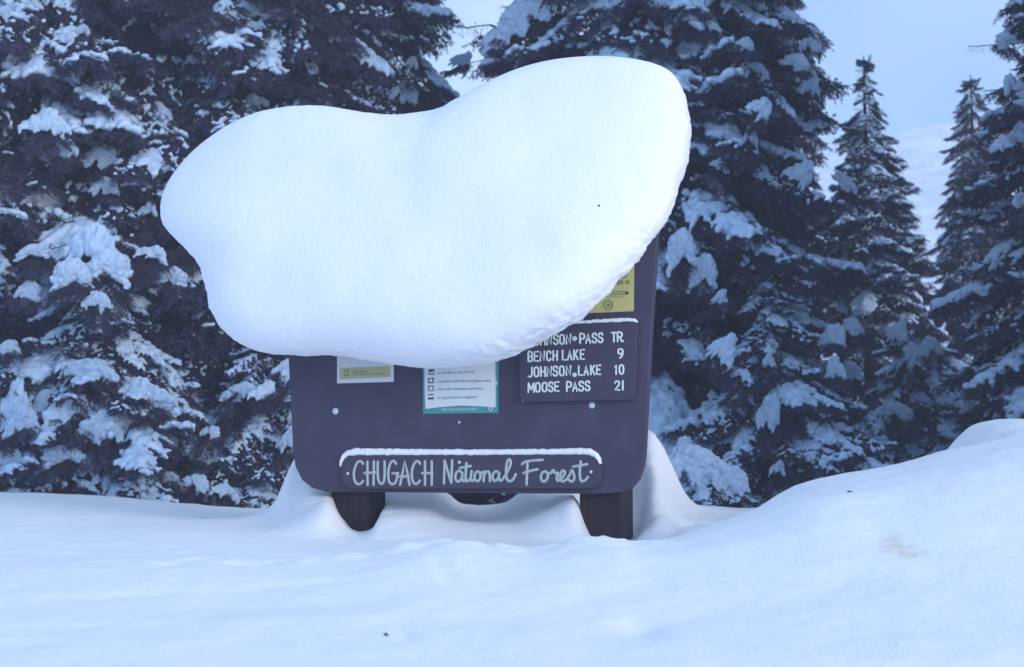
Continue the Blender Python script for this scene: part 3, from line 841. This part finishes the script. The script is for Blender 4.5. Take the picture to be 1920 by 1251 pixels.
# routed trail list
PT = .03
tp = [(974, 748), (974, 608), (982, 600), (1186, 598), (1194, 606), (1190, 742), (1184, 750), (982, 754)]
panel = link('trail_panel', prism_mesh([loc(*p, -PT) for p in tp], -PT, -.001, .004), M_panel, SIGN, smooth=False)
G = {
 'A': [[(0, 0), (.5, 1), (1, 0)], [(.2, .33), (.8, .33)]],
 'B': [[(0, 0), (0, 1), (.6, 1), (.9, .88), (.9, .64), (.6, .53), (0, .53)], [(.6, .53), (.95, .42), (.95, .12), (.6, 0), (0, 0)]],
 'C': [[(.95, .76), (.85, .95), (.5, 1), (.12, .92), (0, .7), (0, .3), (.12, .08), (.5, 0), (.85, .05), (.95, .24)]],
 'E': [[(.95, 1), (0, 1), (0, 0), (.95, 0)], [(0, .52), (.75, .52)]],
 'H': [[(0, 0), (0, 1)], [(1, 0), (1, 1)], [(0, .5), (1, .5)]],
 'J': [[(.8, 1), (.8, .25), (.65, .04), (.3, 0), (0, .04)]],
 'K': [[(0, 0), (0, 1)], [(.95, 1), (.05, .45)], [(.3, .58), (1, 0)]],
 'L': [[(0, 1), (0, 0), (.9, 0)]],
 'M': [[(0, 0), (.04, 1)], [(.04, 1), (.5, .3)], [(.5, .3), (.96, 1)], [(.96, 1), (1, 0)]],
 'N': [[(0, 0), (0, 1), (1, 0), (1, 1)]],
 'O': [[(.5, 1), (.12, .92), (0, .7), (0, .3), (.12, .08), (.5, 0), (.88, .08), (1, .3), (1, .7), (.88, .92), (.5, 1)]],
 'P': [[(0, 0), (0, 1), (.65, 1), (.97, .88), (.97, .6), (.65, .47), (0, .47)]],
 'R': [[(0, 0), (0, 1), (.65, 1), (.95, .88), (.95, .62), (.65, .5), (0, .5)], [(.5, .5), (1, 0)]],
 'S': [[(.95, .8), (.8, .97), (.5, 1), (.15, .95), (.03, .76), (.15, .58), (.8, .44), (.96, .26), (.84, .05), (.5, 0), (.15, .03), (0, .2)]],
 'T': [[(0, 1), (1, 1)], [(.5, 1), (.5, 0)]],
 '.': [[(0, .03), (.1, .03)]],
 '9': [[(.95, .62), (.5, .45), (.1, .55), (.02, .78), (.18, .97), (.55, 1), (.9, .9), (.97, .65), (.85, .3), (.4, 0)]],
 '1': [[(0, .82), (.25, 1), (.25, .62)], [(.25, .42), (.25, 0)]],
 '0': [[(.5, 1), (.15, .9), (0, .6), (0, .4), (.15, .1), (.5, 0), (.85, .1), (1, .4), (1, .6), (.85, .9), (.5, 1)]],
 '2': [[(0, .78), (.2, .98), (.6, 1), (.95, .85), (.9, .6), (0, 0), (1, 0)]],
 'l': [[(.3, 1), (.3, 0)]],
}
Z2 = lambda x, y: (960 + x / 6.95, 600 + y / 6.95)
def word(chars):
    """chars: (glyph, left, right, bottom, top) in the close-up's pixels"""
    for g, x0, x1, y0, y1 in chars:
        lines = [[loc(*Z2(x0 + (x1 - x0) * a, y0 + (y1 - y0) * b), -PT) for a, b in st] for st in G[g]]
        lines = [L if g in 'AEHKLMNT.12lJ' else catmull(L, 3) for L in lines]
        o = link('letter', stroke_mesh(lines, .0043, .003), M_white, panel)
        o.location = (0, -PT, 0)
def row(text, xs, wid, y0, slope, h):
    word([(c, x, x + (wid if c != 'M' else wid * 1.35) * (1 if c not in '.' else .2), y0 - slope * (x - 200), y0 - slope * (x - 200) - h) for c, x in zip(text, xs)])
sl = .043
row('JOHNSON', [215, 290, 375, 458, 543, 622, 708], 54, 332, sl, 122)
row('PASS', [885, 963, 1046, 1126], 56, 332, sl, 120); row('TR.', [1298, 1376, 1448], 56, 332, sl, 118)
row('BENCH', [212, 292, 368, 452, 535], 52, 540, sl, 122); row('LAKE', [658, 726, 806, 892], 50, 540, sl, 122); row('9', [1382], 62, 548, sl, 118)
row('JOHNSON', [215, 290, 375, 458, 538, 620, 708], 54, 742, sl, 122); row('LAKE', [868, 940, 1026, 1104], 50, 748, sl, 118); row('10', [1342, 1398], 54, 756, sl, 118)
row('MOOSE', [212, 308, 396, 478, 558], 54, 942, sl, 118); row('PASS', [714, 792, 874, 956], 56, 952, sl, 120); row('2l', [1342, 1425], 58, 962, sl, 116)
bolt(1077, 635, -PT, .0125, panel); bolt(1077, 703, -PT, .0115, panel)

# notices stapled to the board
def paper(name, label, quad, mat, off=-.004, thick=.0025):
    P = [loc(*q, off) for q in quad]
    base = P[0].copy()
    root = empty(name, SC + UX * base.x + NB * off + Vector((0, 0, base.y)), -TH)
    tag(root, label, 'notice', 'paper notices stapled to the board')
    link('sheet', prism_mesh([p - base for p in P], 0, thick), mat, root, smooth=False)
    return root, base, off
def flat(name, pap, poly, mat, lift):
    root, base, off = pap
    P = [loc(*q, off) - base for q in poly]
    me = mesh_from([(p.x, -lift, p.y) for p in P], [tuple(range(len(P)))])
    return link(name, me, mat, root, smooth=False)
def text(name, pap, s, p0, p1, h, mat, lift):
    """print a line of lettering from pixel p0 to p1, h pixels tall"""
    root, base, off = pap
    cu = bpy.data.curves.new('t', 'FONT'); cu.body = s; cu.size = 1.0; cu.resolution_u = 2
    o = bpy.data.objects.new('t', cu); COL.objects.link(o)
    dg = bpy.context.evaluated_depsgraph_get()
    me = bpy.data.meshes.new_from_object(o.evaluated_get(dg))
    bpy.data.objects.remove(o); bpy.data.curves.remove(cu)
    a, b = loc(*p0, off) - base, loc(*p1, off) - base
    hh = (loc(p0[0], p0[1] - h, off) - loc(*p0, off)).y
    xs = [v.co.x for v in me.vertices]; x0, x1 = min(xs), max(xs)
    d = b - a
    for v in me.vertices:
        t = (v.co.x - x0) / (x1 - x0)
        v.co = Vector((a.x + d.x * t, -lift, a.y + d.y * t + v.co.y / .73 * hh))
    me.materials.clear()
    return link(name, me, mat, root, smooth=False)

n1 = paper('notice', 'small white notice with a khaki band, left of the teal bordered one', [(632, 719), (632, 590), (738, 588), (738, 716)], M_paper)
flat('printed_band', n1, [(637, 711.5), (637, 690), (732, 687), (732, 707.5)], M_khaki, .0012)
flat('emblem', n1, [(646, 706), (646, 694.5), (654, 694), (654, 705.5)], M_greenink, .0020)
flat('emblem', n1, [(647.5, 704), (647.5, 696), (652.5, 695.8), (652.5, 703.8)], M_khaki, .0026)
text('lettering', n1, 'FOREST SERVICE', (661, 699), (689, 698), 4, M_greenink, .0020)
text('lettering', n1, 'U.S. DEPARTMENT OF AGRICULTURE', (661, 705), (720, 703), 4, M_greenink, .0020)

n2 = paper('notice', 'white notice with a teal border and small pictures, centre of the board', [(793, 776), (792, 560), (935, 556), (934, 774.5)], M_green)
flat('white_field', n2, [(798, 767), (796.5, 740), (796, 690), (796, 570), (929, 567), (929, 700), (929.5, 722), (929.5, 764), (900, 762), (865, 760.5), (830, 763)], M_paper, .0012)
flat('torn_edge', n2, [(929, 716), (934.5, 714), (930, 718), (934.5, 719.5), (929, 723)], M_paper, .0018)
for k, (v, s, u1) in enumerate([(701.5, '...is careful in use of fires', 890), (717.5, '...complies with fish and game laws', 920), (732, '...uses safe sanitation practices', 906), (748, '...is a good forest neighbor!', 896)]):
    text('lettering', n2, s, (817, v), (u1, v - 1.5), 5.5, M_blueink, .0022)
    q = 803 if k else 804
    ic = flat('icon', n2, [(q, v + 1.5), (q, v - 8.5), (q + 10.5, v - 9), (q + 10.5, v + 1)], M_ink, .0020)
    iw = [[(q + 2, v - .5), (q + 2, v - 5), (q + 5, v - 3), (q + 9, v - 6), (q + 9, v - 1)], [(q + 3, v - .5), (q + 2, v - 6), (q + 6, v - 8), (q + 9, v - 4), (q + 7, v - .5)],
          [(q + 2, v), (q + 2, v - 7), (q + 9, v - 7), (q + 8.5, v)], [(q - .5, v - 3), (q - .5, v - 6.5), (q + 11, v - 7), (q + 11, v - 4), (q + 6, v - 2)]][k]
    flat('icon_picture', n2, iw, M_paper, .0027)
text('lettering', n2, 'ENJOY YOUR NATIONAL FORESTS', (829, 770.5), (896, 769.5), 5, M_paper, .0022)
em = [(920 + 4 * math.cos(a), 766.5 + 4.3 * math.sin(a)) for a in np.linspace(0, 2 * math.pi, 14, endpoint=False)]
flat('emblem', n2, em, M_paper, .0024)
flat('emblem', n2, [(918, 768), (918.5, 764.5), (921.5, 764.5), (922, 768), (920, 769.5)], M_ink, .0030)

n3 = paper('notice', 'yellow card notice half hidden by the snow cap, above the trail list', [(1085, 588), (1086, 440), (1190, 432), (1188, 583.5)], M_yellow)
text('lettering', n3, 'FIRE PERMITS REQUIRED', (1096, 523), (1176, 521), 12, M_ink, .0015)
text('lettering', n3, 'MAY 1 - SEPTEMBER 30', (1094, 535), (1180.5, 533), 8, M_ink, .0015)
text('lettering', n3, 'PERMITS ISSUED AT RANGER STATION', (1098, 549.5), (1172, 548.5), 3.5, M_ink, .0015)
text('lettering', n3, 'CAMPFIRE AND BURNING', (1098, 554.5), (1172, 553), 3.5, M_ink, .0015)
flat('printed_mark', n3, [(1172.5, 552.5), (1173, 547), (1178.5, 546.8), (1178.5, 552)], M_ink, .0016)
text('lettering', n3, 'U.S. DEPARTMENT OF AGRICULTURE', (1098, 559.5), (1172, 558), 2.5, M_greenink, .0015)
def ring(cx, cy, r0, r1, mat, lift, k=22):
    root, base, off = n3
    V, F = [], []
    for i in range(k):
        a = 2 * math.pi * i / k
        for rr in (r0, r1):
            p = loc(cx + rr * math.cos(a), cy + rr * 1.07 * math.sin(a), off) - base
            V.append((p.x, -lift, p.y))
    for i in range(k):
        j = (i + 1) % k
        F.append((2 * i, 2 * i + 1, 2 * j + 1, 2 * j))
    link('seal', mesh_from(V, F), mat, root, smooth=False)
ring(1140.5, 572.5, 7.6, 9.2, M_greenink, .0015); ring(1140.5, 572.5, 4.3, 5.0, M_greenink, .0015); ring(1140.5, 572.5, .5, 2.0, M_ink, .0015)

# ------------------------------------------------------------------ snow on the sign
def board_world(x, off, z):
    return SC + UX * x + NB * off + Vector((0, 0, z))
def ledge(path, off, label, seed, rmin=.016):
    """path: (u, v, thickness in px)"""
    r = random.Random(seed); sph = []
    pts = []
    for (u, v, th), (u2, v2, th2) in zip(path[:-1], path[1:]):
        n = max(1, int(math.hypot(u2 - u, v2 - v) / 2.5))
        for k in range(n):
            t = k / n; pts.append((u + (u2 - u) * t, v + (v2 - v) * t, th + (th2 - th) * t))
    pts.append(path[-1])
    c0 = loc(path[0][0], path[0][1], off); root_p = board_world(c0.x, off, c0.y)
    for u, v, th in pts:
        c = loc(u, v + r.uniform(-.5, .5), off)
        rz = th * .5 * 6.8 / FPX * r.uniform(.85, 1.12)
        for dy in (-.006, .012):
            sph.append(((c.x - c0.x, dy, c.y - c0.y), (max(rz * .9, .004), .014, max(rz, .004))))
    o = link('snow_ledge', blob_mesh(sph, .0035, 2, .0016, 70, seed), M_snow)
    o.location = root_p; o.rotation_euler = (0, 0, -TH)
    tag(o, label, 'snow')
ledge([(639.5, 874, 4), (641, 864, 7), (645, 856, 10), (654, 849.5, 13), (670, 847.5, 15), (760, 848, 13.5), (900, 848.5, 12), (1040, 847.5, 12), (1090, 846.5, 13), (1106, 848, 13), (1117, 853, 10), (1123, 861, 7), (1126, 870, 4)], -.016,
      'long thin ledge of snow lying along the top of the forest name plaque', 3)
ledge([(1060, 606, 8), (1120, 603, 9), (1180, 600.5, 9), (1190, 601, 8), (1193, 604, 5)], -.016, 'short strip of snow on the top edge of the trail list panel', 4)

CAPO = [(305, 392), (311, 360), (330, 325), (365, 285), (410, 250), (455, 225), (510, 207), (570, 200), (625, 202), (680, 211), (735, 217), (790, 213), (832, 205), (870, 185), (920, 157), (980, 130),
        (1040, 114), (1110, 107), (1170, 109), (1220, 118), (1255, 133), (1275, 158), (1284, 190), (1291, 230), (1288, 262), (1283, 300), (1270, 340), (1258, 385), (1238, 425), (1215, 455), (1200, 480),
        (1170, 515), (1135, 555), (1090, 597), (1050, 622), (1000, 648), (960, 668), (915, 682), (860, 689), (800, 691), (740, 684), (690, 676), (630, 667), (560, 667), (500, 662), (455, 645),
        (425, 618), (405, 585), (395, 545), (383, 505), (365, 480), (335, 450), (312, 425)]
def snow_cap():
    cu, cv = 790.0, 430.0
    rim = catmull(CAPO, 10, closed=True)
    NA = len(rim)
    NR = 70
    V, F = [], []
    def rim_off(v):       # the lip hangs in front of the board, the top sits back over it
        return -.20 + .26 * smooth(640, 180, v) if False else (-.27 + .34 * (1 - smooth(180, 640, v)))
    rows = []
    def pt(u, v, off):
        c = loc(u, v, off); return board_world(c.x, off, c.y)
    for side in (-1, 1):
        for k in range(NR + 1):
            s = math.sin(.5 * math.pi * k / NR)             # denser rings at the rim
            
            for j, q in enumerate(rim):
                if side == 1 and k == NR: continue
                u, v = cu + (q.x - cu) * s, cv + (q.y - cv) * s
                ro = rim_off(v)
                prof = math.sqrt(max(0, 1 - s ** ((2.4 + 4.5 * smooth(330, 600, v)) if side == -1 else 2.3)))
                if side == -1: off = ro - prof * (.30 - .04 * smooth(200, 560, v))
                else: off = ro + prof * (.75 - .62 * smooth(230, 620, v))
                p = pt(u, v, ro)
                p = p + NB * (off - ro)
                # slow swells on the face, ragged crumbling rim at lower right and along the lip
                nz = .035 * mnoise.noise(p * 1.6) + .010 * mnoise.noise(p * 4.0)
                a = math.atan2(q.y - cv, q.x - cu)
                rag = smooth(.80, 1.0, s) * (.35 + 1.0 * math.exp(-((a - .35) / .8) ** 2) + .5 * math.exp(-((a - 2.6) / .5) ** 2)) if q.y > 170 and not (q.x < 420 and q.y < 400) else 0
                d = Vector((q.x - cu, 0, -(q.y - cv))).normalized()
                p = p - NB * nz * prof
                if rag:
                    p = p + d * rag * (.006 * mnoise.fractal(p * 12, 1, 2, 3) + .007 * mnoise.fractal(p * 38, 1, 2, 3)) + NB * rag * .006 * mnoise.noise(p * 40 + Vector((5, 5, 5)))
                V.append(p)
    # indices
    def id(side, k, j):
        j %= NA
        if side == 1 and k == NR: return id(-1, NR, j)
        return (k * NA + j) if side == -1 else (NR + 1) * NA + k * NA + j
    for side in (-1, 1):
        for k in range(NR):
            for j in range(NA):
                f = (id(side, k, j), id(side, k, j + 1), id(side, k + 1, j + 1), id(side, k + 1, j))
                F.append(f if side == 1 else f[::-1])
    me = mesh_from(V, F)
    bm = bmesh.new(); bm.from_mesh(me)
    bmesh.ops.remove_doubles(bm, verts=bm.verts[:], dist=1e-5)
    bmesh.ops.recalc_face_normals(bm, faces=bm.faces[:])
    bm.to_mesh(me); bm.free()
    o = link('snow_heap', me, M_snow)
    tag(o, 'huge overhanging heap of snow capping the trailhead sign', 'snow')
    return pt
snow_cap()

# ------------------------------------------------------------------ fallen bits
def bit(name, label, p, size, rot, seed, mat):
    r = random.Random(seed)
    bm = bmesh.new(); bmesh.ops.create_icosphere(bm, subdivisions=2, radius=1)
    for v in bm.verts:
        v.co = v.co * (1 + .35 * mnoise.noise(v.co * 2 + Vector((seed, 0, 0))))
        v.co = Vector((v.co.x * size[0], v.co.y * size[1], v.co.z * size[2]))
    me = bpy.data.meshes.new('bit'); bm.to_mesh(me); bm.free()
    o = link(name, me, mat); o.location = p; o.rotation_euler = rot
    tag(o, label, 'twig')
dg = bpy.context.evaluated_depsgraph_get(); capo = bpy.data.objects['snow_heap'].evaluated_get(dg)
hit, hp, hn, _ = capo.ray_cast(Vector((0, 0, CAM_H)), ray(1123, 386).normalized())
if hit: bit('bark_fragment', 'tiny dark scrap stuck in the face of the big snow cap', hp, (.006, .004, .005), (0, .3, 0), 3, M_bark)
bit('bark_fragment', 'tiny dark bark fragment lying on the foreground snow', on_ground(724, 1192) + Vector((0, 0, .002)), (.005, .008, .005), (.3, .2, .6), 1, M_bark)
bit('bark_fragment', 'tiny dark twig scrap on the crest of the right-hand snow bank', on_ground(1594, 923) + Vector((0, 0, .002)), (.012, .004, .003), (0, .2, .2), 2, M_bark)

# ------------------------------------------------------------------ thin winter haze
hz = link('haze', box_mesh(-125, 155, -45, 185, -4, 56), None, smooth=False)
M_haze = bpy.data.materials.new('winter_haze'); M_haze.use_nodes = True
th_ = M_haze.node_tree; th_.nodes.remove(th_.nodes['Principled BSDF'])
pv = th_.nodes.new('ShaderNodeVolumePrincipled'); pv.inputs['Density'].default_value = .0042; pv.inputs['Color'].default_value = (.86, .88, 1.0, 1)
th_.links.new(pv.outputs[0], th_.nodes['Material Output'].inputs['Volume'])
hz.data.materials.append(M_haze)
tag(hz, kind='stuff')
